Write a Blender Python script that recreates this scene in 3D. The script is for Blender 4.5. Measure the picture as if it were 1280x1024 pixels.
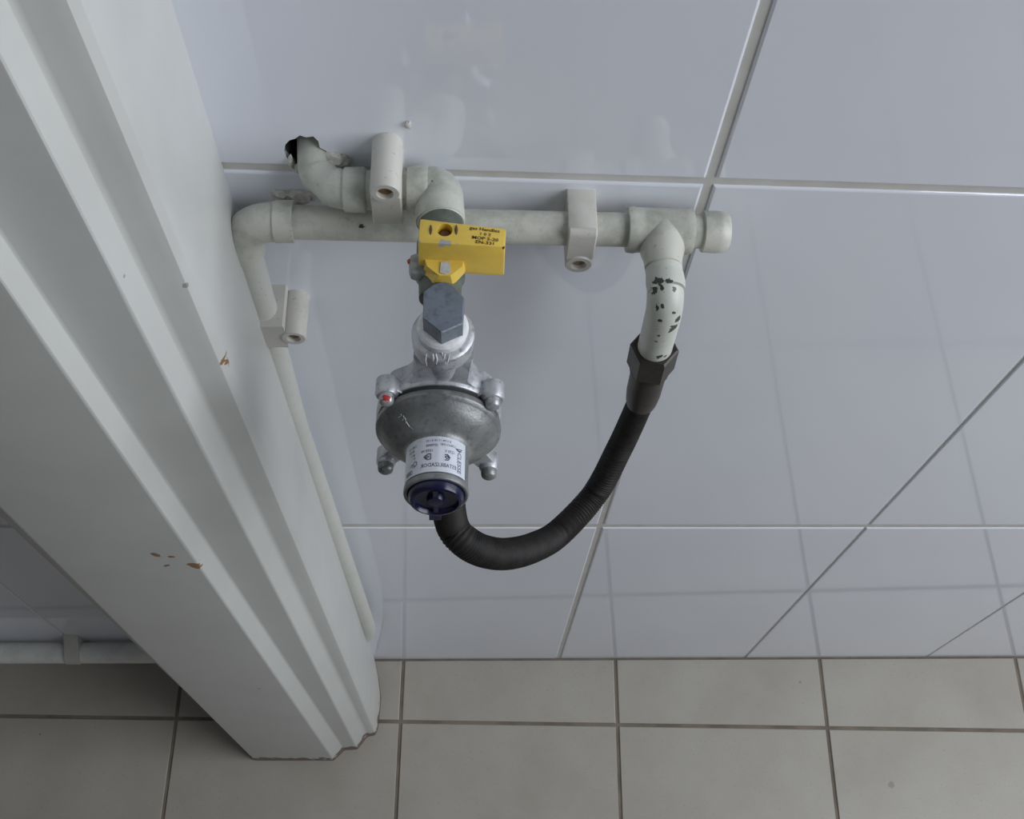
import bpy, bmesh, math, random
from mathutils import Vector, Matrix, noise
random.seed(7)
for o in list(bpy.data.objects):
    bpy.data.objects.remove(o, do_unlink=True)
scn = bpy.context.scene
COL = scn.collection

# ---------------------------------------------------------------- camera
FPX, YAW, PITCH, ROLL = 1395.07, .0947, 1.1107, .0899
CAM = Vector((-.1488, -.4247, 1.7488))
fwd = Vector((math.sin(YAW)*math.cos(PITCH), math.cos(YAW)*math.cos(PITCH), -math.sin(PITCH)))
r0 = Vector((math.cos(YAW), -math.sin(YAW), 0)); u0 = r0.cross(fwd)
right = math.cos(ROLL)*r0 + math.sin(ROLL)*u0
up = -math.sin(ROLL)*r0 + math.cos(ROLL)*u0
cd = bpy.data.cameras.new('camera'); cam = bpy.data.objects.new('camera', cd); COL.objects.link(cam)
cd.sensor_fit = 'HORIZONTAL'; cd.sensor_width = 36; cd.lens = FPX*36/1280; cd.clip_start = .01
m = Matrix((right, up, -fwd)).transposed().to_4x4(); m.translation = CAM
cam.matrix_world = m
scn.camera = cam

# ---------------------------------------------------------------- world, lights, exposure
w = bpy.data.worlds.new('world'); scn.world = w; w.use_nodes = True
bg = w.node_tree.nodes['Background']
bg.inputs[0].default_value = (.93, .95, 1.0, 1); bg.inputs[1].default_value = .05

def area(name, loc, target, sx, sy, power, color):
    l = bpy.data.lights.new(name, 'AREA'); l.shape = 'RECTANGLE'; l.size = sx; l.size_y = sy
    l.energy = power; l.color = color
    o = bpy.data.objects.new(name, l); COL.objects.link(o); o.location = loc
    o.rotation_euler = (Vector(target)-Vector(loc)).to_track_quat('-Z', 'Y').to_euler()
    return o
area('window_daylight', (1.65, -.76, 2.0), (-.2, -.40, .75), 1.4, 1.9, 40, (.91, .945, 1.0))
area('front_left_fill', (-1.1, -2.4, 1.7), (-.1, 0, 1.0), .7, .8, 1.6, (.95, .97, 1.0))  # weak fill added at front left, no doorway known there

vs = scn.view_settings
vs.view_transform = 'Standard'; vs.look = 'None'; vs.gamma = 1; vs.use_curve_mapping = False
vs.exposure = 0.10

# ---------------------------------------------------------------- measuring helpers: a sight line met at a known depth / height
def sight(px, py): return fwd + right*((px-640)/FPX) - up*((py-512)/FPX)
def atY(px, py, Y):
    d = sight(px, py); return CAM + d*((Y-CAM.y)/d.y)
def atZ(px, py, Z=0.0):
    d = sight(px, py); return CAM + d*((Z-CAM.z)/d.z)
def mpp(p): return (Vector(p)-CAM).dot(fwd)/FPX       # metres per pixel at a point

# ---------------------------------------------------------------- materials
def nodes(name):
    mt = bpy.data.materials.new(name); mt.use_nodes = True
    nt = mt.node_tree; b = nt.nodes['Principled BSDF']
    return mt, nt, b
def N(nt, t, **kw):
    n = nt.nodes.new(t)
    for k, v in kw.items():
        if k in n.inputs: n.inputs[k].default_value = v
        else: setattr(n, k, v)
    return n
def pos(nt):
    return N(nt, 'ShaderNodeNewGeometry').outputs['Position']
def noise_fac(nt, scale, detail=4, rough=.55, lo=.35, hi=.65, vec=None):
    n = N(nt, 'ShaderNodeTexNoise'); n.inputs['Scale'].default_value = scale
    n.inputs['Detail'].default_value = detail; n.inputs['Roughness'].default_value = rough
    nt.links.new(vec or pos(nt), n.inputs['Vector'])
    r = N(nt, 'ShaderNodeMapRange'); r.inputs['From Min'].default_value = lo; r.inputs['From Max'].default_value = hi
    nt.links.new(n.outputs['Fac'], r.inputs['Value'])
    return r.outputs['Result']
def mix(nt, fac, a, b):
    mx = N(nt, 'ShaderNodeMix', data_type='RGBA')
    if hasattr(fac, 'is_linked') or not isinstance(fac, (int, float)): nt.links.new(fac, mx.inputs[0])
    else: mx.inputs[0].default_value = fac
    for v, i in ((a, 6), (b, 7)):
        if isinstance(v, tuple): mx.inputs[i].default_value = v if len(v) == 4 else (*v, 1)
        else: nt.links.new(v, mx.inputs[i])
    return mx.outputs[2]
def bump(nt, b, h, strength=.2, dist=.001):
    n = N(nt, 'ShaderNodeBump'); n.inputs['Strength'].default_value = strength; n.inputs['Distance'].default_value = dist
    nt.links.new(h, n.inputs['Height']); nt.links.new(n.outputs['Normal'], b.inputs['Normal'])
def math_n(nt, op, a, b=None):
    n = N(nt, 'ShaderNodeMath', operation=op)
    for i, v in enumerate((a, b)):
        if v is None: continue
        if isinstance(v, (int, float)): n.inputs[i].default_value = v
        else: nt.links.new(v, n.inputs[i])
    return n.outputs[0]
def spots(nt, pts, wob_scale=380, wob=.75):
    """mask that is 1 inside ragged patches: pts = [(centre, radius)]"""
    P = pos(nt); out = None
    nf = N(nt, 'ShaderNodeTexNoise'); nf.inputs['Scale'].default_value = wob_scale; nf.inputs['Detail'].default_value = 3
    nt.links.new(P, nf.inputs['Vector'])
    wv = math_n(nt, 'MULTIPLY', math_n(nt, 'SUBTRACT', nf.outputs['Fac'], .5), wob*4)
    for c, r in pts:
        d = N(nt, 'ShaderNodeVectorMath', operation='DISTANCE'); nt.links.new(P, d.inputs[0]); d.inputs[1].default_value = c
        q = math_n(nt, 'ADD', math_n(nt, 'DIVIDE', d.outputs['Value'], r), wv)
        k = math_n(nt, 'LESS_THAN', q, .8)
        out = k if out is None else math_n(nt, 'MAXIMUM', out, k)
    return out
def simple(name, col, rough=.5, metal=0, var=None, scale=60, bscale=None, bstr=.15, spec=.5):
    mt, nt, b = nodes(name)
    b.inputs['Roughness'].default_value = rough; b.inputs['Metallic'].default_value = metal
    b.inputs['Specular IOR Level'].default_value = spec
    if var: nt.links.new(mix(nt, noise_fac(nt, scale), (*col, 1), (*var, 1)), b.inputs['Base Color'])
    else: b.inputs['Base Color'].default_value = (*col, 1)
    if bscale: bump(nt, b, noise_fac(nt, bscale, lo=0, hi=1), bstr, .0006)
    return mt

M = {}
def wall_tile_mat():
    mt, nt, b = nodes('glazed_white_tile')
    c = mix(nt, noise_fac(nt, 3, 2), (.79, .825, .91), (.83, .86, .93))
    nt.links.new(c, b.inputs['Base Color'])
    b.inputs['Roughness'].default_value = .045; b.inputs['IOR'].default_value = 1.55
    b.inputs['Specular IOR Level'].default_value = .9
    bump(nt, b, noise_fac(nt, 9, 1, lo=0, hi=1), .012, .002)
    return mt
def floor_tile_mat():
    mt, nt, b = nodes('beige_floor_tile')
    c = mix(nt, noise_fac(nt, 7, 5, .6, .3, .7), (.355, .328, .28), (.415, .395, .352))
    c = mix(nt, noise_fac(nt, 300, 2, .5, .62, .75), c, (.32, .295, .25))
    d = spots(nt, [((*atZ(1114, 981)[:2], 0), .006), ((*atZ(50, 918)[:2], 0), .002), ((*atZ(1000, 853)[:2], 0), .0025)], 300, .3)
    c = mix(nt, math_n(nt, 'MULTIPLY', d, .6), c, (.2, .17, .13))
    nt.links.new(c, b.inputs['Base Color'])
    b.inputs['Roughness'].default_value = .42
    bump(nt, b, noise_fac(nt, 60, 3, lo=0, hi=1), .08, .001)
    return mt
M['tile'] = wall_tile_mat(); M['ftile'] = floor_tile_mat()
M['grout'] = simple('wall_grout', (.67, .665, .635), .85, var=(.60, .59, .55), scale=40)
M['fgrout'] = simple('floor_grout', (.15, .125, .10), .9, var=(.22, .185, .145), scale=25)
M['plaster'] = simple('crumbled_mortar', (.68, .67, .62), .95, var=(.48, .47, .43), scale=300, bscale=500, bstr=.6)
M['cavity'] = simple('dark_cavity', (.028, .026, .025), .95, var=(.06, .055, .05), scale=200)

def paint_mat(name, base, dirt, chips=(), chipcol=(.045, .06, .05), dirt_amt=.8, rough=.38, under=None):
    mt, nt, b = nodes(name)
    f = math_n(nt, 'MULTIPLY', noise_fac(nt, 45, 6, .65, .46, .78), dirt_amt)
    c = mix(nt, f, base, dirt)
    c = mix(nt, math_n(nt, 'MULTIPLY', noise_fac(nt, 420, 2, .5, .66, .74), .45), c, (.22, .22, .19))
    if chips:
        c = mix(nt, spots(nt, chips), c, chipcol)
    nt.links.new(c, b.inputs['Base Color'])
    b.inputs['Roughness'].default_value = rough
    bump(nt, b, noise_fac(nt, 120, 4, lo=0, hi=1), .22, .0008)
    return mt

# ---------------------------------------------------------------- mesh helpers
def obj(name, verts, faces, mat, parent=None, smooth=None, mats=None, fm=None):
    vs_ = [Vector(v) for v in verts]
    lo = Vector([min(v[i] for v in vs_) for i in range(3)]); hi = Vector([max(v[i] for v in vs_) for i in range(3)])
    c = (lo+hi)/2; c.z = lo.z
    me = bpy.data.meshes.new(name); me.from_pydata([tuple(v-c) for v in vs_], [], faces)
    bm = bmesh.new(); bm.from_mesh(me); bmesh.ops.recalc_face_normals(bm, faces=bm.faces); bm.to_mesh(me); bm.free()
    for x in (mats or [mat]): me.materials.append(x)
    if fm:
        for p, i in zip(me.polygons, fm): p.material_index = i
    if smooth is not None:
        for p in me.polygons: p.use_smooth = True
        me.set_sharp_from_angle(angle=math.radians(smooth))
    o = bpy.data.objects.new(name, me); COL.objects.link(o); o.location = c
    if parent: attach(o, parent)
    return o
def wloc(o):
    v = Vector(o.location)
    while o.parent: o = o.parent; v = v + o.location if False else v
    return v
def attach(o, parent):
    o.parent = parent
    o.matrix_parent_inverse = Matrix.Translation(-ORIG[parent.name]) if parent.name in ORIG else Matrix.Translation(-worldpos(parent))
ORIG = {}
def worldpos(o):
    # all objects are kept un-rotated: location always is the world place
    return Vector(o.location)
def thing(name, label, cat, loc, group=None):
    o = bpy.data.objects.new(name, None); COL.objects.link(o); o.location = loc; o.empty_display_size = .02
    o['label'] = label; o['category'] = cat
    if group: o['group'] = group
    return o
def tag(o, label, cat, group=None):
    o['label'] = label; o['category'] = cat
    if group: o['group'] = group
    return o
def plabel(o, l): o['label'] = l; return o

class MB:
    def __init__(s): s.v = []; s.f = []; s.m = []; s.cur = 0
    def add(s, v, f):
        k = len(s.v); s.v += [Vector(x) for x in v]; s.f += [tuple(i+k for i in q) for q in f]; s.m += [s.cur]*len(f)
        return s
    def box(s, lo, hi, bev=0):
        (x0, y0, z0), (x1, y1, z1) = lo, hi
        if bev <= 0:
            v = [(x, y, z) for z in (z0, z1) for y in (y0, y1) for x in (x0, x1)]
            f = [(0, 2, 3, 1), (4, 5, 7, 6), (0, 1, 5, 4), (1, 3, 7, 5), (3, 2, 6, 7), (2, 0, 4, 6)]
            return s.add(v, f)
        bm = bmesh.new(); bmesh.ops.create_cube(bm, size=1)
        for q in bm.verts: q.co = Vector(((x0+x1)/2+q.co.x*(x1-x0), (y0+y1)/2+q.co.y*(y1-y0), (z0+z1)/2+q.co.z*(z1-z0)))
        bmesh.ops.bevel(bm, geom=bm.edges[:], offset=bev, segments=2, affect='EDGES', profile=.5)
        bm.verts.index_update()
        s.add([q.co.copy() for q in bm.verts], [tuple(q.index for q in fa.verts) for fa in bm.faces]); bm.free()
        return s
    def prism(s, poly, vec, bev=0):
        n = len(poly); vec = Vector(vec); poly = [Vector(p) for p in poly]
        if bev:
            c = sum(poly, Vector())/n
            ins = [p+(c-p).normalized()*bev for p in poly]; e = vec.normalized()*bev
            rings = [ins, [p+e for p in poly], [p+vec-e for p in poly], [p+vec for p in ins]]
        else: rings = [poly, [p+vec for p in poly]]
        v = [p for r in rings for p in r]; f = []
        for k in range(len(rings)-1):
            for i in range(n): j = (i+1) % n; f.append((k*n+i, k*n+j, (k+1)*n+j, (k+1)*n+i))
        f.append(tuple(range(n))); f.append(tuple(range((len(rings)-1)*n, len(rings)*n)))
        return s.add(v, f)
    def lathe(s, o, d, prof, n=40, ref=None, sx=1):
        o = Vector(o); d = Vector(d).normalized()
        a = Vector(ref) if ref else (Vector((1, 0, 0)) if abs(d.x) < .9 else Vector((0, 0, 1)))
        a = (a-d*a.dot(d)).normalized(); b = d.cross(a)
        v = []; f = []
        for t, r in prof:
            for i in range(n):
                q = 2*math.pi*i/n; v.append(o+d*t+a*(r*math.cos(q)*sx)+b*(r*math.sin(q)))
        for k in range(len(prof)-1):
            for i in range(n): j = (i+1) % n; f.append((k*n+i, k*n+j, (k+1)*n+j, (k+1)*n+i))
        f.append(tuple(range(n))); f.append(tuple(range((len(prof)-1)*n, len(prof)*n)))
        return s.add(v, f)
    def tube(s, path, rad, n=24, cap=True):
        P = [Vector(p) for p in path]; L = len(P)
        R = rad if isinstance(rad, (list, tuple)) else [rad]*L
        T = [(P[min(i+1, L-1)]-P[max(i-1, 0)]).normalized() for i in range(L)]
        a = T[0].orthogonal().normalized(); v = []; f = []
        for i in range(L):
            if i: a = T[i-1].rotation_difference(T[i]) @ a
            a = (a-T[i]*a.dot(T[i])).normalized(); b = T[i].cross(a)
            for k in range(n):
                q = 2*math.pi*k/n; v.append(P[i]+a*(R[i]*math.cos(q))+b*(R[i]*math.sin(q)))
        for i in range(L-1):
            for k in range(n): j = (k+1) % n; f.append((i*n+k, i*n+j, (i+1)*n+j, (i+1)*n+k))
        if cap: f.append(tuple(range(n))); f.append(tuple(range((L-1)*n, L*n)))
        return s.add(v, f)
    def lump(s, c, r, seed, sub=2, amp=.45, sq=(1, 1, 1)):
        bm = bmesh.new(); bmesh.ops.create_icosphere(bm, subdivisions=sub, radius=1); bm.verts.index_update()
        v = []
        for q in bm.verts:
            k = 1+amp*noise.noise(q.co*1.7+Vector((seed*3.1, seed, 0)))
            v.append(Vector(c)+Vector((q.co.x*sq[0], q.co.y*sq[1], q.co.z*sq[2]))*r*k)
        s.add(v, [tuple(q.index for q in fa.verts) for fa in bm.faces]); bm.free()
        return s
    def build(s, name, mat, parent=None, smooth=35, mats=None):
        return obj(name, s.v, s.f, mat, parent, smooth, mats, s.m if mats else None)

def spline(pts, per=12):
    P = [Vector(p) for p in pts]; out = []
    for i in range(len(P)-1):
        p0 = P[max(i-1, 0)]; p1 = P[i]; p2 = P[i+1]; p3 = P[min(i+2, len(P)-1)]
        if i == 0: p0 = p1*2-p2
        if i == len(P)-2: p3 = p2*2-p1
        for k in range(per):
            t = k/per
            out.append(.5*((2*p1)+(p2-p0)*t+(2*p0-5*p1+4*p2-p3)*t*t+(3*p1-p0-3*p2+p3)*t**3))
    out.append(P[-1]); return out
def fillet(pts, rads, seg=8):
    """polyline with rounded corners"""
    P = [Vector(p) for p in pts]; out = [P[0]]
    for i in range(1, len(P)-1):
        a = (P[i-1]-P[i]).normalized(); b = (P[i+1]-P[i]).normalized(); r = rads[i-1]
        s, e = P[i]+a*r, P[i]+b*r
        for k in range(seg+1):
            t = k/seg; out.append(s*(1-t)**2+P[i]*2*t*(1-t)+e*t*t)
    out.append(P[-1]); return out
def resample(path, step):
    P = [Vector(p) for p in path]; out = [P[0]]; acc = 0
    for i in range(len(P)-1):
        seg = (P[i+1]-P[i]).length; d = step-acc
        while d <= seg: out.append(P[i].lerp(P[i+1], d/seg)); d += step
        acc = seg-(d-step)
    return out
def cut(o, cutter):
    md = o.modifiers.new('cut', 'BOOLEAN'); md.operation = 'DIFFERENCE'; md.object = cutter; md.solver = 'EXACT'
    dg = bpy.context.evaluated_depsgraph_get(); dg.update()
    me = bpy.data.meshes.new_from_object(o.evaluated_get(dg)); o.modifiers.clear()
    old = o.data; o.data = me; me.name = old.name

# ================================================================ THE SETTING
# ---- back wall: mortar bed and single glazed tiles
S1, Z1, Z2 = -.0276, 1.2034, .5985
mb = MB().box((-1.9, .0015, -.02), (2.1, .09, 2.45))
wall = mb.build('wall_back', M['grout'], smooth=None); wall['kind'] = 'structure'
def hrow(k, x):                                  # height of the k-th course joint at x
    return (0, Z2, Z1+S1*x, 1.806+S1*x, 2.41)[k]
colx = [-1.62, -1.32, -1.02, -.72, -.42, -.312, 0, .2968, .5906, .8874, 1.184, 1.481, 1.778]
gapw = {0: .0066, .2968: .0030, .5906: .0022}
wtiles = []
for i in range(len(colx)-1):
    for k in range(4):
        xa = colx[i]+gapw.get(colx[i], .0025)/2; xb = colx[i+1]-gapw.get(colx[i+1], .0025)/2
        g0 = (.0015, .0055, .0036, .0036)[k]; g = (.0055, .0036, .0036, .0036)[k]
        c = [(xa, hrow(k, xa)+g0), (xb, hrow(k, xb)+g0), (xb, hrow(k+1, xb)-g), (xa, hrow(k+1, xa)-g)]
        cx = (xa+xb)/2; cz = sum(p[1] for p in c)/4
        a, b = random.gauss(0, .0007), random.gauss(0, .0005)
        def ins(e): return [(c[0][0]+e, c[0][1]+e), (c[1][0]-e, c[1][1]+e), (c[2][0]-e, c[2][1]-e), (c[3][0]+e, c[3][1]-e)]
        v = []
        for e, y in ((0, .0042), (0, .0011), (.0006, .0004), (.0016, 0)):
            for (x, z) in ins(e): v.append((x, y+(a*(x-cx)+b*(z-cz) if y < .004 else 0), z))
        f = [(3, 2, 1, 0), (12, 13, 14, 15)]
        for q in range(3):
            for j in range(4): f.append((q*4+j, q*4+(j+1) % 4, q*4+4+(j+1) % 4, q*4+4+j))
        wtiles.append(obj('wall_tile', v, f, M['tile'], wall))
# hole broken through the tiles where the supply pipe leaves the wall
hc = atY(384, 196, 0)
ring = []
for i in range(22):
    q = 2*math.pi*i/22; r = .0132*(1+.38*noise.noise(Vector((math.cos(q)*1.9, math.sin(q)*1.9, 4.2))))
    ring.append((hc.x+math.cos(q)*r*.95, -.02, hc.z+.001+math.sin(q)*r*1.35))
cutter = MB().prism(ring, (0, .09, 0)).build('cutter', M['cavity'], smooth=None)
bpy.context.view_layer.update()
for o in [wall]+[t for t in wtiles if abs(t.location.x-hc.x) < .2 and abs(t.location.z+t.dimensions.z/2-hc.z) < .33]:
    cut(o, cutter)
bpy.data.objects.remove(cutter, do_unlink=True)
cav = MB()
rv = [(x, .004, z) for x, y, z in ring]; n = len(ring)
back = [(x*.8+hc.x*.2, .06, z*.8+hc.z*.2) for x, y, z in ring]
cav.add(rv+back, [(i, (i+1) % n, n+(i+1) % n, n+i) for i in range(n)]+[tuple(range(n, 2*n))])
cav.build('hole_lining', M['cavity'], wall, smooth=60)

# ---- floor: mortar bed and rectangular beige tiles, laid a little out of square with the wall
TH, G0, F1, TW, TD = .0210, -.2433, .1008, .33, .4618
ct, st = math.cos(TH), math.sin(TH)
def fl(u, v, z=0): return Vector((u*ct-v*st, -(v*ct+u*st), z))
floor = MB().box((-1.9, -2.8, -.06), (2.1, .0022, -.0018)).build('floor', M['fgrout'], smooth=None); floor['kind'] = 'structure'
gcorr = {-1: -.0102, 1: .0036, 3: -.0119}
us = [(i, G0+i*TW+gcorr.get(i, 0)) for i in range(-4, 7)]
vsn = [None, F1, F1+TD, F1+2*TD, F1+3*TD, F1+4*TD, F1+5*TD]
JG = .0026
for i in range(len(us)-1):
    ua, ub = us[i][1]+JG, us[i+1][1]-JG
    for k in range(6):
        vb = vsn[k+1]-JG
        if k == 0:
            pa = fl(ua, (.0025-ua*st)/ct); pb = fl(ub, (.0025-ub*st)/ct)
        else: pa, pb = fl(ua, vsn[k]+JG), fl(ub, vsn[k]+JG)
        c = [pa, pb, fl(ub, vb), fl(ua, vb)]; cc = sum(c, Vector())/4
        v = []
        dz = random.gauss(0, .00025)
        for e, z in ((0, -.004), (0, -.0008), (.0010, 0+dz)):
            for p in c: v.append(p+(cc-p).normalized()*e*1.4+Vector((0, 0, z)))
        f = [(3, 2, 1, 0), (8, 9, 10, 11)]
        for q in range(2):
            for j in range(4): f.append((q*4+j, q*4+(j+1) % 4, q*4+4+(j+1) % 4, q*4+4+j))
        obj('floor_tile', v, f, M['ftile'], floor, smooth=None)

# ---- stepped door frame post standing against the wall
edges = [((311, 939), (0, 645)), ((318.5, 951), (0, 635)), ((417.5, 951), (0, 347)), ((431, 938), (0, 291)), ((447, 937), (0, 67)),
         ((459.5, 921), (10, 0)), ((471.5, 919), (97, 0))]
base, top = [], []
ZT = 2.42
for (b_, t_) in edges:
    p = atZ(*b_); q = atY(t_[0], t_[1], p.y); k = ZT/q.z
    base.append(Vector((p.x, p.y, 0))); top.append(Vector((p.x+(q.x-p.x)*k, p.y, ZT)))
def rcol(px, py, tpx, tpy, Y=None):
    p = atZ(px, py); q = atY(tpx, tpy, p.y); k = ZT/q.z
    base.append(Vector((p.x, p.y, 0))); top.append(Vector((p.x+(q.x-p.x)*k, p.y, ZT)))
# rounded return to the wall: right hand face
e5b, e5t = base[6].copy(), top[6].copy()
wb = atZ(468, 826.5); wq = atY(268, 205, -.012); k = ZT/wq.z
wt = Vector((wb.x+(wq.x-wb.x)*k, 0, ZT))
bulge = [(.25, .0050, -.003), (.5, .0085, -.006), (.75, .0065, -.004)]
for t, bl, bt in bulge:
    base.append(e5b.lerp(Vector((wb.x, -.004, 0)), t)+Vector((bl, 0, 0)))
    top.append(e5t.lerp(Vector((wt.x, -.004, ZT)), t)+Vector((bt, 0, 0)))
base.append(Vector((wb.x, .001, 0))); top.append(Vector((wt.x, .001, ZT)))
base.append(Vector((base[0].x, .001, 0))); top.append(Vector((top[0].x, .001, ZT)))
# soften the arrises: put two points next to every corner
def soften(P, rr):
    out = []; n = len(P)
    for i in range(n):
        r = rr[i]
        if r == 0: out.append(P[i]); continue
        a = P[i-1]-P[i]; b = P[(i+1) % n]-P[i]; la, lb = a.length, b.length; a.normalize(); b.normalize()
        s, e = P[i]+a*min(r, la*.42), P[i]+b*min(r, lb*.42)
        for t in (0, .33, .67, 1): out.append(s*(1-t)**2+P[i]*2*t*(1-t)+e*t*t)
    return out
RR = [.001, .002, .0022, .0022, .0022, .0035, .012]+[0]*3+[0, 0]
sb, sT = soften(base, RR), soften(top, RR); n = len(sb)
rings = []
NZ = 40
for k in range(NZ+1):
    t = k/NZ; rings += [sb[i].lerp(sT[i], t) for i in range(n)]
faces = [(k*n+i, k*n+(i+1) % n, (k+1)*n+(i+1) % n, (k+1)*n+i) for k in range(NZ) for i in range(n)]
faces += [tuple(range(n)), tuple(range(NZ*n, NZ*n+n))]
yf = base[1].y
rust = [((atY(242, 705, yf)), .006), (atY(247, 708, yf), .004), (atY(195, 693, yf), .005), (atY(214, 695, yf), .003), (atY(208, 706, yf), .003),
        (atY(276, 447, -.11), .0045), (atY(278, 452, -.11), .004), (atY(101, 460, -.145), .002)]
specks = [(atY(324, 860, yf), .0028), (atY(156, 345, -.13), .0015), (atY(62, 105, -.12), .0012), (atY(232, 358, -.115), .0025)]
def post_mat():
    mt, nt, b = nodes('cream_gloss_paint')
    c = mix(nt, noise_fac(nt, 14, 5, .6, .35, .75), (.60, .61, .59), (.56, .565, .545))
    c = mix(nt, spots(nt, rust, 260, .55), c, (.27, .14, .05))
    c = mix(nt, math_n(nt, 'MULTIPLY', spots(nt, specks, 260, .4), .6), c, (.15, .13, .12))
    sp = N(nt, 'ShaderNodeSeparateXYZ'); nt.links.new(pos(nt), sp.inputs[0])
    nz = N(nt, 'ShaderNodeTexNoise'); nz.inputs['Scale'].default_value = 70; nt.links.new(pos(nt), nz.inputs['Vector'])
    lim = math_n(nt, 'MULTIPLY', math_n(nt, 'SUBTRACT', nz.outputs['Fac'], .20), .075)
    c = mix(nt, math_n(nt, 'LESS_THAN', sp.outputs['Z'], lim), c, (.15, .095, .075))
    nt.links.new(c, b.inputs['Base Color']); b.inputs['Roughness'].default_value = .36
    bump(nt, b, noise_fac(nt, 30, 4, lo=0, hi=1), .12, .001)
    return mt
M['post'] = post_mat()
post = obj('trim_1', rings, faces, M['post'], smooth=28); post['kind'] = 'structure'

# ================================================================ PIPEWORK
R = .0106
PZ, PY = 1.1852, -.020            # lower run
UZ, UY = 1.2175, -.020            # upper (supply) run
cream, dirt = (.60, .60, .54), (.28, .30, .25)
pipe_path_x0 = atY(330, 277, PY).x; xr = atY(898, 290, PY)
chips_run = [(atY(607, 267, PY-.009), .0016), (atY(619, 268, PY-.009), .001), (atY(707, 265, PY-.008), .0022), (atY(452, 283, PY-.008), .002),
             (atY(422, 265, PY-.004), .003), (atY(392, 262, PY-.002), .003), (atY(890, 281, PY-.009), .0011)]
M['pipe'] = paint_mat('cream_pipe_paint', cream, dirt, chips_run, dirt_amt=.9)
gp = thing('gas_pipe', 'long cream painted gas pipe with end cap, tee and drop beside the post', 'pipe', (-.13, PY, PZ-.012))
xe = xr.x
dz = (xr.z-PZ)/(xr.x-pipe_path_x0)
def runz(x): return PZ+dz*(x-pipe_path_x0)
vx = atY(354, 400, PY).x-R*.95
vx_top = Vector((vx-.0005, PY, PZ))
vbot = atY(469, 790, PY)
tx0, tx1 = atY(783, 288, PY).x, atY(864, 291, PY).x
MB().tube([(vx+.028, PY, runz(vx+.028)), (xe-.002, PY, runz(xe))], R, 28).build('pipe_run', M['pipe'], gp)
# left bend, drop pipe
zb = vbot.z
e = MB().tube(fillet([(vx+.032, PY, runz(vx)), (vx_top.x, PY, runz(vx)), (vx_top.x-.0008, PY, PZ-.032)], [.027], 10), .0122, 28)
e.tube([(vx+.022, PY, runz(vx)), (vx+.0335, PY, runz(vx))], .0131, 28)
e.build('elbow', M['pipe'], gp)
dp = [Vector((vx_top.x-.0008, PY, PZ-.02)), Vector((vx_top.x-.004, PY, .9)), Vector((vbot.x-R*.75, PY, zb+.02))]
vdrop = dp
pth = fillet(dp+[Vector((dp[-1].x-.006, PY, zb-.02)), Vector((dp[-1].x-.045, PY-.001, zb-.03))], [.02, .012, .010], 6)
M['pipe4'] = paint_mat('clean_cream_paint', (.60, .61, .565), (.50, .51, .46), (), dirt_amt=.4)
MB().tube(pth, R*.97, 24).build('drop_pipe', M['pipe4'], gp)
# tee, nipple, end cap
mb = MB(); rT = .0140
mb.lathe((tx0, PY, runz(tx0)), (1, 0, dz), [(0, R), (.0002, rT), (.004, rT+.0006), (.006, rT), (tx1-tx0-.006, rT), (tx1-tx0-.004, rT+.0006), (tx1-tx0-.0002, rT), (tx1-tx0, R)], 36)
bx = atY(826, 330, -.045)
tc = Vector((bx.x+.002, PY, runz(bx.x)))
mb.lathe(tc, (-.02, -1, 0), [(0, rT), (.016, rT*.97), (.022, .0118), (.0275, .0114), (.028, R*.95)], 32)
tee = mb.build('tee', M['pipe'], gp, smooth=40)
MB().lathe((xe-.0105, PY, runz(xe)), (1, 0, dz), [(0, R), (.0003, .0128), (.009, .0132), (.014, .0126), (.0165, .0105), (.0172, .006)], 32).build('end_cap', M['pipe'], gp, smooth=40)
# branch: nipple out of the tee, elbow turning down to the hose
bend_end = atY(817, 440, -.068)
bs = tc+Vector((-.0005, -.026, 0))
chips_b = []
bpath = fillet([bs+Vector((0, .004, 0)), Vector((bs.x+.001, -.069, bs.z-.001)), bend_end, bend_end+(bend_end-Vector((bs.x, -.069, bs.z))).normalized()*.008], [.021, .004], 10)
bdir = (bpath[-1]-bpath[-2]).normalized()
def chip_on_branch(px, py, r):
    return (px, py, r)
CH = [(823, 352, .0038), (819, 363, .003), (826, 358, .0025), (836, 352, .0022), (843, 362, .002), (822, 384, .002), (828, 384, .0018), (825, 401, .0015), (843, 409, .0035), (847, 400, .003),
      (838, 414, .002), (842, 391, .0015), (823, 420, .0012), (820, 427, .001), (824, 446, .0025), (832, 445, .0015), (839, 442, .0012), (808, 274, .0012), (832, 272, .0012), (815, 271, .001)]
nip = MB().tube([bs+Vector((0, .012, 0)), bs+Vector((.0006, -.016, -.0004))], .0106, 28)
# cast elbow: collar, curved body, collar
L = len(bpath); rad = []
for i in range(L):
    rad.append(.0113)
mb = MB(); mb.tube(bpath[1:], rad[1:], 32)
d0 = (bpath[1]-bpath[0]).normalized()
mb.lathe(bpath[0]+d0*.0105, d0, [(0, .0106), (.0006, .0116), (.006, .0120), (.009, .0117), (.011, .0112)], 32)
mb.lathe(bpath[-1]-bdir*.013, bdir, [(0, .0112), (.003, .0119), (.011, .0122), (.0128, .0117), (.013, .009)], 32)
# chip places: meet the sight line with the elbow surface
from mathutils.bvhtree import BVHTree
def hits(mbs, pts):
    out = []
    trees = [BVHTree.FromPolygons(q.v, q.f) for q in mbs]
    for px, py, r in pts:
        best = None
        for tr in trees:
            h = tr.ray_cast(CAM, sight(px, py).normalized())
            if h[0] is not None and (best is None or h[3] < best[1]): best = (h[0], h[3])
        if best: out.append((tuple(best[0]), r))
    return out
M['pipe_chip'] = paint_mat('chipped_cream_paint', (.60, .62, .565), (.38, .42, .36), hits([mb, nip], CH), dirt_amt=.5)
nip.build('nipple', M['pipe'], gp)
mb.build('branch_elbow', M['pipe_chip'], gp, smooth=45)

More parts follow.
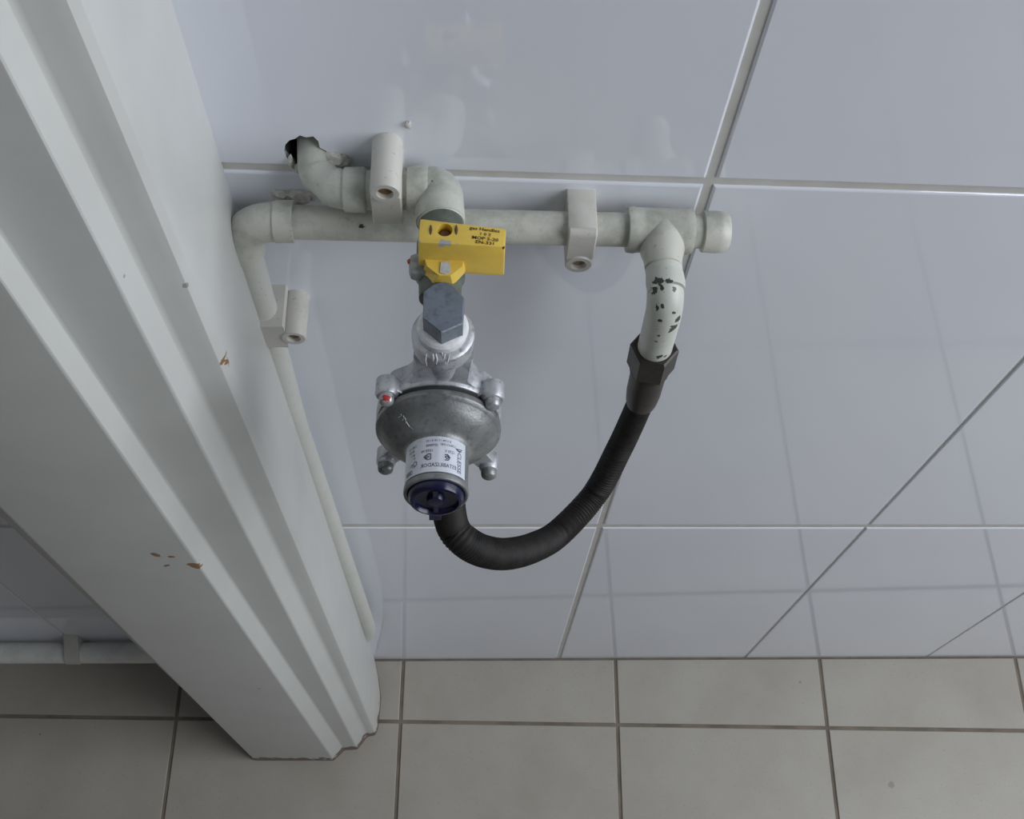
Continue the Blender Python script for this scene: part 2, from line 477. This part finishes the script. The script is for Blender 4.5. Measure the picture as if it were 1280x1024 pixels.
# supply pipe coming out of the broken hole
sp_x0 = atY(436, 237, UY).x; sp_x1 = atY(560, 237, UY).x
M['pipe2'] = paint_mat('grey_green_pipe_paint', (.54, .555, .50), (.26, .28, .23), [(atY(540, 228, UY-.013), .002), (atY(553, 236, UY-.013), .0022), (atY(437, 258, UY-.008), .0015)], dirt_amt=1.0)
su = thing('supply_pipe', 'short cream gas supply pipe bent out of a broken hole in the wall', 'pipe', (sp_x0+.03, UY, UZ-.013))
hp = atY(393, 215, -.008)
mb = MB().tube(fillet([(hp.x-.003, .040, hp.z+.010), hp, Vector((sp_x0-.007, UY, UZ)), (sp_x0+.02, UY, UZ)], [.004, .006], 6), [.0098]*5+[.0104]*4+[.0116]*7, 28)
mb.lathe((sp_x0-.003, UY, UZ), (1, 0, 0), [(0, .0118), (.001, .0132), (.012, .0134), (.0135, .0120), (.0136, R)], 32)
mb.build('bend', M['pipe2'], su, smooth=45)
ex = -.1655
MB().tube([(sp_x0+.008, UY, UZ), (ex-.01, UY, UZ)], R+.0004, 28).build('pipe_run', M['pipe2'], su)
mb = MB()
x1 = atY(509, 237, UY).x
mb.lathe((x1, UY, UZ), (1, 0, 0), [(0, R), (.0003, .0136), (.004, .0146), (.009, .0150), (.012, .0146), (.013, .0135)], 32)
mb.tube(fillet([(x1+.004, UY, UZ), (ex+.0005, UY, UZ), (ex+.0020, UY-.022, UZ)], [.005], 6), .0143, 32)
mb.lathe((ex+.0018, UY-.0125, UZ), (.06, -1, 0), [(0, .0136), (.002, .0140), (.009, .0140), (.0105, .0132), (.0106, .011)], 32)
mb.build('elbow', M['pipe2'], su, smooth=45)

# pipe along the skirting left of the post
M['pipe3'] = paint_mat('old_white_pipe_paint', (.80, .81, .77), (.50, .50, .46), [(atY(4, 811, -.03), .006), (atY(183, 821, -.03), .008)], dirt_amt=.5)
lz = atY(60, 815.5, -.018)
lx2 = atY(215, 819, -.018).x
fp = MB().tube([(-1.5, -.018, lz.z+.004), (lx2, -.018, lz.z-.006)], .0150, 24).build('skirting_pipe', M['pipe3'])
tag(fp, 'white painted pipe running low along the wall left of the door frame post', 'pipe')

# clips
hole_m = simple('brown_screw_hole', (.27, .17, .10), .8, var=(.16, .09, .05), scale=300)
M['clip'] = paint_mat('cream_clip_paint', (.61, .60, .555), (.42, .41, .36), (), dirt_amt=.5, rough=.45)
def clip(label, centre, axis, side, length=.0175, boss_front=-.038, rboss=.0088, rs=.0138, off=.0195, hole=hole_m, group='pipe clips', lean=0, wide=None):
    """saddle clip: strap over a pipe (axis 'x' or 'z' at centre), screw boss standing off the wall to one side"""
    cx, cy, cz = centre
    if axis == 'x': U = Vector((1, 0, 0)); W = Vector((0, 0, side))
    else: U = Vector((0, 0, 1)); W = Vector((side, 0, 0))
    Yv = Vector((0, 1, 0))
    c = Vector(centre)
    t = thing('pipe_clip', label, 'clip', c+W*off if False else (cx, -.001, cz), group)
    h = length/2
    # strap profile in (W, Y) plane: D-shaped shell round the pipe, closed to the wall
    ro = rs; fy = boss_front+.001; k_ = .0045
    prof = [(-ro, .001), (-ro, fy+k_)]
    for i in range(1, 6):
        a = math.pi/2*i/5; prof.append((-ro+k_-k_*math.cos(a), fy+k_-k_*math.sin(a)))
    prof += [(off-rboss*.60, fy), (off-rboss*.60, .001)]
    poly = [c*0+Vector((cx, 0, cz))+W*p+Vector((0, y, 0))-U*h for p, y in prof]
    MB().prism(poly, U*length, .0008).build('strap', M['clip'], t, smooth=30)
    o = Vector((cx, .001, cz))+W*off
    depth = -boss_front+.001
    rh = rboss*.56
    b = MB()
    d = Vector((lean, -1, 0)).normalized()
    b.lathe(o, d, [(0, rboss), (depth-.001, rboss*.98), (depth, rboss*.90), (depth, rh), (depth-.0042, rh*.9)], 32)
    b.build('boss', M['clip'], t, smooth=40)
    MB().lathe(o+d*(depth-.0047), d, [(0, rh*.93), (.0015, rh*.93), (.0016, rh*.5)], 20).build('screw_hole', hole, t)
    return t
ca = atY(485, 237, UY)
clip('cream plastic pipe clip whose screw boss sits above the supply pipe', (ca.x, UY, UZ), 'x', 1, boss_front=-.037, off=.0190)
cb = atY(726, 284, PY)
tan_hole = simple('tan_screw_hole', (.36, .29, .19), .8, var=(.24, .18, .11), scale=300)
clip('cream plastic pipe clip on the horizontal run, screw boss hanging below it', (cb.x, PY, runz(cb.x)), 'x', -1, boss_front=-.034, hole=tan_hole, off=.0195)
cc = atY(367, 425, -.036)
zc = cc.z
fr = (PZ-.02-zc)/(PZ-.02-.9); cxp = dp[0].x+(dp[1].x-dp[0].x)*fr
clip('cream plastic pipe clip on the upright drop pipe beside the door frame post', (cxp, PY, zc), 'z', 1, boss_front=-.035, off=cc.x-cxp, length=.030, hole=simple('rusty_screw_hole', (.30, .19, .11), .8))
cl = atY(93, 815, -.018)
t = thing('pipe_clip', 'small white clip holding the low skirting pipe against the wall', 'clip', (cl.x, -.001, cl.z), 'pipe clips')
prof = [(.030, .001), (.022, -.012)]+[(math.cos(a)*.0175, -.018-math.sin(a)*.0175) for a in [math.pi/10*i for i in range(11)]]+[(-.026, -.016), (-.066, -.014), (-.070, .001)]
prof = [(z, min(y, .001)) for z, y in prof]
poly = [Vector((cl.x-.010, y, lz.z+z)) for z, y in prof]
MB().prism(poly, (.020, 0, 0), .001).build('strap', M['clip'], t, smooth=30)
MB().lathe((cl.x, -.0145, lz.z-.048), (0, -1, 0), [(0, .004), (.0015, .0038), (.0024, .0015)], 14).build('screw', hole_m, t)

# crumbled mortar round the pipes
mt_i = 0
for px, py, r, sq in [(413, 200, .0062, (1.2, .7, .8)), (424, 203, .0050, (1.1, .6, .8)), (430, 199, .0022, (.6, .6, 1.3)), (433, 207, .002, (1, 1, 1)), (364, 205, .0035, (.5, .7, 1.6)), (372, 212, .003, (1, .6, 1.2)),
                      (351, 243, .0045, (1.0, .7, .7)), (361, 245, .004, (.8, .7, .9)), (372, 243, .0058, (1.3, .7, .7)), (384, 245, .004, (1.1, .7, .8)), (345, 242, .003, (.8, .8, .8)), (510, 158, .0016, (1, 1, 1.6)), (550, 260, .0012, (1, 1, 1))][:12]:
    p = atY(px, py+(2 if py > 230 else 0), -.002); mt_i += 1; r *= 1.3 if py > 230 else 1.1
    MB().lump((p.x, -.001, p.z), r, mt_i, 2, .6, sq).build('mortar_crumb', M['plaster'], wall, smooth=30)

# ================================================================ BALL VALVE
VX, VZ = -.1628, UZ+.001
M['valve'] = simple('dark_green_valve_body', (.075, .09, .075), .45, var=(.13, .15, .12), scale=120)
yellow_chips = []
def yellow_mat():
    mt, nt, b = nodes('yellow_lever_paint')
    c = mix(nt, noise_fac(nt, 60, 5, .6, .4, .8), (.82, .58, .10), (.70, .47, .075))
    e_ = spots(nt, YCH, 320, .5)
    c = mix(nt, e_, c, (.42, .42, .42))
    c = mix(nt, spots(nt, YDK, 320, .4), c, (.10, .07, .03))
    nt.links.new(c, b.inputs['Base Color']); b.inputs['Roughness'].default_value = .42
    bump(nt, b, noise_fac(nt, 150, 3, lo=0, hi=1), .15, .0006)
    return mt
HZ = 1.250
YCH = [(atZ(548, 273, HZ), .0016), (atZ(560, 273, HZ), .0016), (atZ(572, 275, HZ), .0012), (atZ(553, 303, HZ), .0028), (atZ(561, 304, HZ), .0022), (atZ(572, 306, HZ), .0012), (atZ(586, 308, HZ), .0018), (atZ(524, 302, HZ), .0010)]
YDK = [(atZ(630, 310, HZ-.001), .0012), (atZ(618, 313, HZ-.0015), .0010), (atZ(611, 312, HZ-.001), .0008), (atZ(625, 314, HZ-.002), .0009), (atZ(627, 339, 1.236), .0012)]
M['yellow'] = yellow_mat()
vp = atZ(552, 320, VZ)
bv = thing('ball_valve', 'gas ball valve with yellow lever turned crosswise above the regulator', 'valve', (VX, -.075, VZ-.014))
MB().lathe((VX-.0002, -.0405, VZ), (.0, -1, 0), [(0, .0105), (.0005, .0124), (.016, .0128), (.018, .0138), (.0415, .0138), (.0435, .0122), (.0545, .0118), (.0555, .0095)], 32).build('valve_body', M['valve'], bv, smooth=40)
# lever: a wedge section bar, longer to the right
tl, tr_, bl_, br_ = atZ(525, 273, HZ), atZ(632.5, 286, HZ), atZ(522.5, 303, HZ), atZ(631, 309, HZ)
lowl, lowr = atZ(523, 336, 1.2285), atZ(630, 342, 1.2275)
def dn(p, z): return Vector((p.x, p.y, z))
v = [tl, tr_, br_, bl_, lowl, lowr, dn(lowr, 1.225), dn(lowl, 1.225), dn(tr_, 1.225)+Vector((0, -.002, 0)), dn(tl, 1.225)+Vector((0, -.002, 0))]
f = [(0, 1, 2, 3), (3, 2, 5, 4), (4, 5, 6, 7), (7, 6, 8, 9), (9, 8, 1, 0), (0, 3, 4, 7, 9), (1, 8, 6, 5, 2)]
bm = bmesh.new(); vv = [bm.verts.new(p) for p in v]
for q in f: bm.faces.new([vv[i] for i in q])
bmesh.ops.recalc_face_normals(bm, faces=bm.faces)
bmesh.ops.bevel(bm, geom=bm.edges[:], offset=.0009, segments=2, affect='EDGES', profile=.5)
bm.verts.index_update()
lv = obj('lever', [q.co.copy() for q in bm.verts], [tuple(q.index for q in fa.verts) for fa in bm.faces], M['yellow'], bv, smooth=40); bm.free()
# hole for the screw, sunk into the top of the lever
hcn = atZ(556, 287.5, HZ); rh = 10*mpp(hcn)
cutr = MB().lathe(hcn+Vector((0, 0, .004)), (0, 0, -1), [(0, rh), (.011, rh*.92)], 28).build('cutter', M['yellow'], smooth=None)
bpy.context.view_layer.update(); cut(lv, cutr); bpy.data.objects.remove(cutr, do_unlink=True)
MB().lathe(hcn+Vector((0, 0, -.0068)), (0, 0, 1), [(0, rh*.86), (.002, rh*.86), (.003, rh*.55)], 6).build('lever_screw', simple('brown_screw', (.16, .075, .03), .5, .3), bv, smooth=None)
mb = MB()
for px in (539, 571):                                     # slots either side of the screw
    p = atZ(px, 287.5, HZ); k = mpp(p); mb.tube([p+Vector((-.0002, y*k, .0001)) for y in (-7, -3, 0, 3, 7)], [.0003, .0007, .0009, .0007, .0003], 10)
mb.build('lever_slot', simple('slot_shadow', (.10, .07, .05), .8), bv)
# hub in front of the lever
hz = 1.2365
topp = [atZ(x, y, hz) for x, y in [(531, 323), (580, 324), (578, 333), (563, 344.5), (549, 344.5), (534, 333)]]
low = [atZ(x, y, hz-.010) for x, y in [(528, 330), (583, 330), (583, 339), (566, 357), (537, 358), (527, 339)]]
n = len(topp)
obj('lever_hub', topp+low, [tuple(range(n))]+[(i, (i+1) % n, n+(i+1) % n, n+i) for i in range(n)]+[tuple(range(n, 2*n))], M['yellow'], bv, smooth=25)
sp_ = [atZ(x, y, hz+.0002) for x, y in [(551, 328), (562, 327), (563, 341), (557, 343), (550, 341)]]
MB().prism(sp_, (0, 0, .0004)).build('sticker', simple('pale_sticker', (.62, .64, .66), .35, var=(.45, .47, .50), scale=300), bv, smooth=None)
# side plug on the left of the valve
sp2 = atY(519, 319, -.078)
MB().lathe((VX-.008, sp2.y, VZ+.006), (-1, 0, 0), [(0, .0075), (.006, .0075), (.0085, .0065), (.0095, .004), (.0095, .002)], 24).build('side_plug', simple('green_grey_plug', (.42, .44, .42), .4, .3, var=(.22, .24, .22), scale=200), bv)
MB().lump((VX-.0168, sp2.y+.001, VZ+.0100), .0018, 3).build('red_mark', simple('red_paint_dot', (.42, .07, .05), .5), bv)

# flat lettering
def text_mesh(body, size, align='CENTER'):
    cu = bpy.data.curves.new('t', 'FONT'); cu.body = body; cu.size = size; cu.align_x = align; cu.align_y = 'CENTER'; cu.resolution_u = 2
    cu.offset = size*.012
    o = bpy.data.objects.new('t', cu); COL.objects.link(o)
    dg = bpy.context.evaluated_depsgraph_get(); dg.update()
    me = bpy.data.meshes.new_from_object(o.evaluated_get(dg))
    V = [q.co.copy() for q in me.vertices]; F = [tuple(p.vertices) for p in me.polygons]
    bpy.data.objects.remove(o, do_unlink=True); bpy.data.meshes.remove(me)
    return V, F
ink = simple('black_print', (.03, .028, .025), .6)
mb = MB()
ax = (tr_-tl).normalized(); ay = Vector((0, 0, 1)).cross(ax).normalized()
for body, px, py, s in [('gas Handles', 606, 287, .0030), ('1 0 2', 606.5, 293, .0027), ('MOP 5-20', 606.5, 298.5, .0030), ('EN-331', 606.5, 303.5, .0030)]:
    V, F = text_mesh(body, s); o = atZ(px, py, HZ+.00025)
    mb.add([o+ax*(q.x*1.15)+ay*(q.y*.95) for q in V], F)
mb.build('lever_print', ink, lv, smooth=None)

# ================================================================ REGULATOR
def zinc_mat(name, a, b_, rough, dark=(.10, .105, .11)):
    mt, nt, b = nodes(name)
    c = mix(nt, noise_fac(nt, 55, 6, .65, .35, .7), a, b_)
    c = mix(nt, math_n(nt, 'MULTIPLY', noise_fac(nt, 240, 3, .6, .52, .72), .55), c, dark)
    nt.links.new(c, b.inputs['Base Color']); b.inputs['Metallic'].default_value = .45; b.inputs['Roughness'].default_value = rough
    bump(nt, b, noise_fac(nt, 700, 3, lo=0, hi=1), .3, .0005)
    return mt
M['zinc'] = zinc_mat('cast_zinc', (.60, .61, .64), (.46, .47, .50), .40)
M['zinc_dark'] = zinc_mat('darker_cast_zinc', (.29, .30, .30), (.18, .19, .19), .40)  # darker copy of the zinc, dome's dark reflections put into the colour
M['bolt'] = zinc_mat('steel_bolt', (.50, .50, .52), (.34, .34, .36), .32)
AZ = 1.1425
TILT = math.radians(10.5)
lip = atZ(548, 539, AZ)
ax_ = Vector((-.012, -math.cos(TILT), math.sin(TILT))).normalized()
def pxy(p):
    d = Vector(p)-CAM; z = d.dot(fwd); return 640+FPX*d.dot(right)/z, 512-FPX*d.dot(up)/z
Ld = min((abs(pxy(lip+ax_*(k*.0002))[1]-620), k*.0002) for k in range(100, 400))[1]
rim = lip+ax_*Ld
upv = Vector((0, math.sin(TILT), math.cos(TILT)))
rd = 78.5*mpp(lip); rc = 40.3*mpp(rim)
def onplane(px, py, t):
    d = sight(px, py); return CAM+d*((lip+ax_*t-CAM).dot(ax_)/d.dot(ax_))
rg = thing('gas_regulator', 'grey cast zinc gas regulator with dark blue cap hanging from the valve', 'regulator', (lip.x, lip.y, AZ-rd))
# rear housing with flange and inlet neck
mb = MB()
mb.lathe(lip, ax_, [(-.030, .012), (-.028, rd*.52), (-.020, rd*.72), (-.0165, rd*.97), (-.0145, rd*1.0), (-.0085, rd*1.0), (-.0070, rd*.975), (-.0068, rd*.9)], 56)
bc = atZ(553.5, 408, 1.2205); bc.z = 1.214
rb = 39.5*mpp(bc)
mb.lathe((bc.x, bc.y, 1.2145), (0, 0, -1), [(0, rb*.80), (.0004, rb*.93), (.0015, rb*1.0), (.006, rb*1.0), (.0125, rb*.985), (.0145, rb*.96), (.0162, rb*.88), (.0168, rb*.66), (.045, rb*.66), (.06, rb*.6)], 44)
# neck web between boss and flange
hw = rb*.97
cb0 = lip-ax_*.0165
web = [(-hw, rd*1.50), (-hw*.99, rd*1.02), (-hw*1.25, rd*.86), (-rd*.80, rd*.70), (-rd*.80, 0), (rd*.80, 0), (rd*.80, rd*.62), (hw*1.25, rd*.84), (hw*.99, rd*1.0), (hw, rd*1.50)]
xo = bc.x-lip.x
mb.prism([cb0+Vector((x+xo*(y/rd/1.5), 0, 0))+upv*y-ax_*.009 for x, y in web], ax_*.0165, .0022)
allp = [onplane(484, 485, -.0100), onplane(616, 490, -.0100), onplane(483, 571, -.0100), onplane(611, 578, -.0100)]
for i, p in enumerate(allp):
    re = .0068 if i < 2 else .0062
    o = p-ax_*.006
    mb.lathe(o, ax_, [(0, re*.8), (.001, re), (.0105, re), (.0125, re*.85), (.013, re*.5)], 24)
    cc_ = lip-ax_*.016
    inw = (cc_-o).normalized(); s_ = inw.cross(ax_).normalized()
    mb.prism([o+s_*re*.9+ax_*.002, o-s_*re*.9+ax_*.002, o+inw*.016-s_*re*1.1+ax_*.002, o+inw*.016+s_*re*1.1+ax_*.002], ax_*.008, .0006)
mb.build('rear_housing', M['zinc'], rg, smooth=35)
MB().lathe(lip, ax_, [(-.0075, rd*.95), (-.0030, rd*.95)], 56).build('gasket', simple('dark_gasket', (.03, .03, .032), .8), rg)
# front housing: lip, dome, spring cylinder
mb = MB()
e0 = Ld
prof = [(-.0036, rd*.93), (-.0030, rd*.985), (-.0016, rd*1.0), (.0006, rd*.995), (.0016, rd*.975), (.0024, rd*.945), (.0030, rd*.925), (.0062, rd*.865), (.0092, rd*.775), (.0115, rd*.69), (.0133, rd*.61), (.0146, rd*.545), (.0160, rc*1.045), (.0182, rc*1.0),
        (e0-.0040, rc*.985), (e0-.0036, rc*1.015), (e0-.0012, rc*1.02), (e0-.0002, rc*1.0), (e0, rc*.96), (e0-.0004, rc*.90), (e0-.004, rc*.88)]
mb.lathe(lip, ax_, prof, 64)
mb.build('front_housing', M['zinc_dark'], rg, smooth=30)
# dark blue cap in the end of the cylinder, with a tab
bluem, nt, b = nodes('dark_blue_plastic'); b.inputs['Base Color'].default_value = (.010, .010, .042, 1); b.inputs['Roughness'].default_value = .22
mb = MB().lathe(lip, ax_, [(e0-.005, rc*.875), (e0+.0012, rc*.875), (e0+.0042, rc*.80), (e0+.0046, rc*.72), (e0+.0022, rc*.66), (e0+.0018, rc*.30), (e0+.0044, rc*.24), (e0+.0048, rc*.05)], 48)
def capbox(x0, x1, t0, t1, h0, h1):
    v = [rim+Vector((x, 0, 0))+ax_*t+upv*h for h in (h0, h1) for t in (t0, t1) for x in (x0, x1)]
    return v, [(0, 2, 3, 1), (4, 5, 7, 6), (0, 1, 5, 4), (1, 3, 7, 5), (3, 2, 6, 7), (2, 0, 4, 6)]
mb.add(*capbox(-.0014, .0014, .001, .0042, -rc*.62, rc*.62))
cap = mb.build('adjusting_cap', bluem, rg, smooth=40)
MB().add(*capbox(-.0042, .0030, .0005, .0040, -rc*1.10, -rc*.74)).build('pull_tab', bluem, cap, smooth=None)
# bolts
for i, p in enumerate(allp):
    ln = .0125
    k = .0046 if i < 2 else .0050
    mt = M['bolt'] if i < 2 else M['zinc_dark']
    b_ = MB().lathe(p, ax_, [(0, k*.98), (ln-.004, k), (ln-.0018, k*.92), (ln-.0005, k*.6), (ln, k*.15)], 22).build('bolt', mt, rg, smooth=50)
    if i == 0:
        MB().lump(p+ax_*(ln-.0030)+upv*.0026, .0030, 9, 2, .35, (1, .8, .8)).build('red_mark', simple('red_seal_paint', (.45, .04, .04), .4), b_)
# cast marks on the dome
mb = MB()
for k, (px, py) in enumerate([(500, 521), (504, 524), (507, 527), (510, 531), (514, 535)]):
    tb = BVHTree.FromPolygons(*(lambda q: (q.v, q.f))(MB().lathe(lip, ax_, prof, 64)))
    h = tb.ray_cast(CAM, sight(px, py).normalized())
    if h[0]:
        s = Vector((1, 0, 0)); s = (s-h[1]*s.dot(h[1])).normalized(); q = h[1].cross(s)
        a = .6+.5*k
        d1 = (s*math.cos(a)+q*math.sin(a))*.0013
        mb.tube([h[0]-d1, h[0]+d1], .00028, 6); mb.tube([h[0]+d1, h[0]+d1+q*.001-s*.0006], .00028, 6)
mb.build('cast_mark', M['zinc'], rg, smooth=60)
# label round the spring cylinder
cx_, cz_ = lip.x, AZ
lt0, lt1 = .0166, e0-.0044
def cyl(phi, t, r):
    c = lip+ax_*t; return c+Vector((math.sin(phi)*r, 0, 0))+upv*(math.cos(phi)*r)
ph0, ph1 = math.radians(-72), math.radians(60)
NP = 30; v = []; f = []
for r in (rc*1.012, rc*1.020):
    for t in (lt0, lt1):
        for i in range(NP+1): v.append(cyl(ph0+(ph1-ph0)*i/NP, t, r))
W = NP+1
for i in range(NP):
    f += [(2*W+i, 2*W+i+1, 3*W+i+1, 3*W+i), (i, W+i, W+i+1, i+1), (i, i+1, 2*W+i+1, 2*W+i), (W+i, 3*W+i, 3*W+i+1, W+i+1)]
f += [(0, 2*W, 3*W, W), (NP, W+NP, 3*W+NP, 2*W+NP)]
lm = simple('foil_label', (.74, .78, .86), .24, .15)
lab = obj('label', v, f, lm, rg, smooth=50)
lab['label'] = 'silvery white printed label'
HL = lt1-lt0; S0 = (ph0+ph1)/2
lx = lambda px: math.asin(max(-.99, min(.99, (px-545.5)/40.0)))       # angle of a print column
mb = MB()
def put(body, size, phi, tt, mode, sx=1):
    """mode 180: upside down as seen here, 90: reading towards the cap"""
    V, F = text_mesh(body, size)
    out = []
    for q in V:
        if mode == 180: a, t = phi-q.x*sx/rc, tt-q.y
        elif mode == 90: a, t = phi+q.y/rc, tt+q.x*sx
        else: a, t = phi-q.y/rc, tt-q.x*sx
        out.append(cyl(a, t, rc*1.024))
    mb.add(out, F)
TT = lambda py: lt0+(py-545)/(598-545)*HL
put('ESTABILIZADOR', .0036, lx(549), TT(588.5), 180, .80)
put('CLESSE', .0040, lx(573), TT(579), 90, 1.15)
put('CE0085', .0040, lx(513), TT(592), 180, .5)
put('Qn', .0050, lx(518.5), TT(582), 180, .8)
put('1070 W', .0027, lx(534), TT(567.5), 180, .8)
put('1270 V', .0027, lx(562), TT(567.5), 180, .8)
put('1070000', .0024, lx(540), TT(559.5), 180, .85)
put('1170-0 2 CND', .0022, lx(560), TT(558), 180, .7)
put('0 1190 11-10 0-110', .0020, lx(548), TT(552.5), 180, .9)
for k, (a, y) in enumerate([(516, 556), (515, 562), (517, 568), (518, 573)]): put(['1100-110', '00 101', '00 1', '0 1'][k], .0022, lx(a), TT(y), 180, .8)
# arrow logo over the maker's name and the two flow symbols
def poly_l(pts, wd=.00035):
    P = [cyl(lx(x), TT(y), rc*1.024) for x, y in pts]
    mb.tube(P, wd, 6)
poly_l([(569, 560), (576, 558), (573, 563), (569, 560)]); poly_l([(571, 561.5), (575, 561)])
for x0 in (535, 559):
    poly_l([(x0-4, 576), (x0, 572), (x0+4, 572), (x0+4, 580), (x0, 580.5), (x0-4, 576)] if x0 < 550 else [(x0-3, 573), (x0, 572), (x0+3, 576), (x0+1, 580), (x0-3, 580.5)])
    poly_l([(x0-2.5, 576), (x0-.5, 574), (x0+1.5, 576), (x0-.5, 578.3), (x0-2.5, 576)])
mb.build('label_print', simple('grey_print', (.10, .11, .15), .6), lab, smooth=None)
# thread tape and hex plug on the inlet
tape_m = simple('white_thread_tape', (.84, .85, .86), .55, var=(.70, .71, .73), scale=300, bscale=400, bstr=.4)
tp = atZ(553.5, 408, 1.2205); rt = 32.5*mpp(tp)
tape = MB().lathe((tp.x, tp.y, 1.211), (0, 0, 1), [(0, rt*.9), (.0062, rt*.98), (.0074, rt), (.0090, rt*.985), (.0102, rt*.93), (.0110, rt*.86), (.0113, rt*.6)], 44).build('thread_tape', tape_m, rg, smooth=60)
mb = MB()
mb.lathe((tp.x, tp.y, 1.2188), (0, 0, 1), [(0, rt*.99), (.0007, rt*1.01), (.0014, rt*.98)], 44)
for px, py, ln in [(533, 447, 16), (545, 446, 14), (552, 440, 17), (562, 446, 15), (556, 449, 9), (541, 449, 10)]:
    a = atZ(px, py, 1.2155); a.y = max(a.y, tp.y-rt*1.02)
    d = Vector((random.uniform(-.35, .35), -.55, -.6)).normalized()*ln*mpp(a)
    mb.tube([a, a+d*.5+Vector((random.uniform(-.0006, .0006), -.0006, .0004)), a+d], [.00032, .00028, .00012], 6)
mb.build('tape_strand', tape_m, tape, smooth=60)
hx = [(529.5, 364), (528.3, 398), (551.5, 416), (578.5, 404.5), (580.5, 372), (565, 355), (553, 351.5), (540, 356)]
hzt = 1.2345
hp2 = [atZ(x, y, hzt) for x, y in hx]
MB().prism(hp2, (0, 0, -.018), .0007).build('hex_plug', zinc_mat('grey_zinc_plug', (.23, .27, .32), (.18, .21, .25), .36), rg, smooth=25)
# outlet underneath
ob_ = Vector((lip.x, lip.y+.020, AZ-rd*.55))
od = Vector((0, -.42, -.9)).normalized()
MB().lathe(ob_, od, [(0, .0135), (.018, .0135), (.019, .012)], 28).build('outlet', M['zinc'], rg)

# ================================================================ HOSE
hosem, nt, b = nodes('black_braided_rubber')
nt.links.new(mix(nt, noise_fac(nt, 90, 4), (.010, .0095, .009), (.022, .020, .018)), b.inputs['Base Color'])
b.inputs['Roughness'].default_value = .6; b.inputs['Specular IOR Level'].default_value = .3
bump(nt, b, noise_fac(nt, 1200, 2, lo=0, hi=1), .35, .0005)
ho = thing('gas_hose', 'black braided gas hose looping from the regulator to the tee elbow', 'hose', (-.1, -.15, .9))
nut0 = bend_end+bdir*.004
a = atY(803, 497, -.071)
ndir = (a-nut0).normalized()
start = ob_+od*.018
pts = [a, atY(790, 527, -.073), atY(773, 563, -.079), atY(744, 617, -.099), atY(700, 665, -.131), atY(668, 684, -.153), atY(634, 692.5, -.168), atY(604, 689, -.173), atY(580, 676, -.170), atY(565, 656, -.161)]
pts += [pts[-1].lerp(start, .5)+Vector((0, -.003, 0)), start+od*.004, start-od*.004]
path = resample(spline(pts, 16), .0005)
L = len(path); rad = []
for i in range(L):
    t = i/L; rr = .0092+.0019*min(1, t/.62)
    rad.append(rr*(1+.028*math.sin(math.pi/2*i)))
MB().tube(path, rad, 26).build('braided_tube', hosem, ho, smooth=60)
brass = simple('dark_bronze_nut', (.030, .025, .023), .42, .3, var=(.052, .044, .039), scale=90)
# swivel nut round the elbow end
c0 = bend_end-bdir*.007
nd = (ndir*.7+bdir*.3).normalized()
mb = MB()
q1 = nd.orthogonal().normalized(); q2 = nd.cross(q1)
rx = Vector((.35, -1, .1)); rx = (rx-nd*rx.dot(nd)).normalized(); ry = nd.cross(rx)
def hexr(c, r, rot=0): return [c+rx*(r*math.cos(math.pi/3*i+rot))+ry*(r*math.sin(math.pi/3*i+rot)) for i in range(6)]
rings = [hexr(c0, .0145), hexr(c0+nd*.001, .0160), hexr(c0+nd*.024, .0160), hexr(c0+nd*.0255, .0140)]
v = [p for r in rings for p in r]; f = [tuple(range(6)), tuple(range(18, 24))]
for k in range(3):
    for i in range(6): f.append((k*6+i, k*6+(i+1) % 6, k*6+6+(i+1) % 6, k*6+6+i))
mb.add(v, f); mb.build('swivel_nut', brass, ho, smooth=20)
c1 = c0+nd*.025
d2 = (path[6]-c1).normalized()
dl = (path[6]-c1).length
mb = MB().lathe(c1-d2*.001, d2, [(0, .0128), (.002, .0134), (.005, .0134), (.0065, .0122), (dl*.75, .0120), (dl, .0112), (dl+.004, .0105)], 30)
mb.build('ferrule', brass, ho, smooth=35)
d3 = (path[-30]-path[-1]).normalized()
MB().lathe(path[-1]+d3*.002, d3, [(0, .013), (.001, .0145), (.011, .0145), (.0125, .0125), (.020, .0120), (.021, .0108)], 6).build('end_nut', brass, ho, smooth=20)
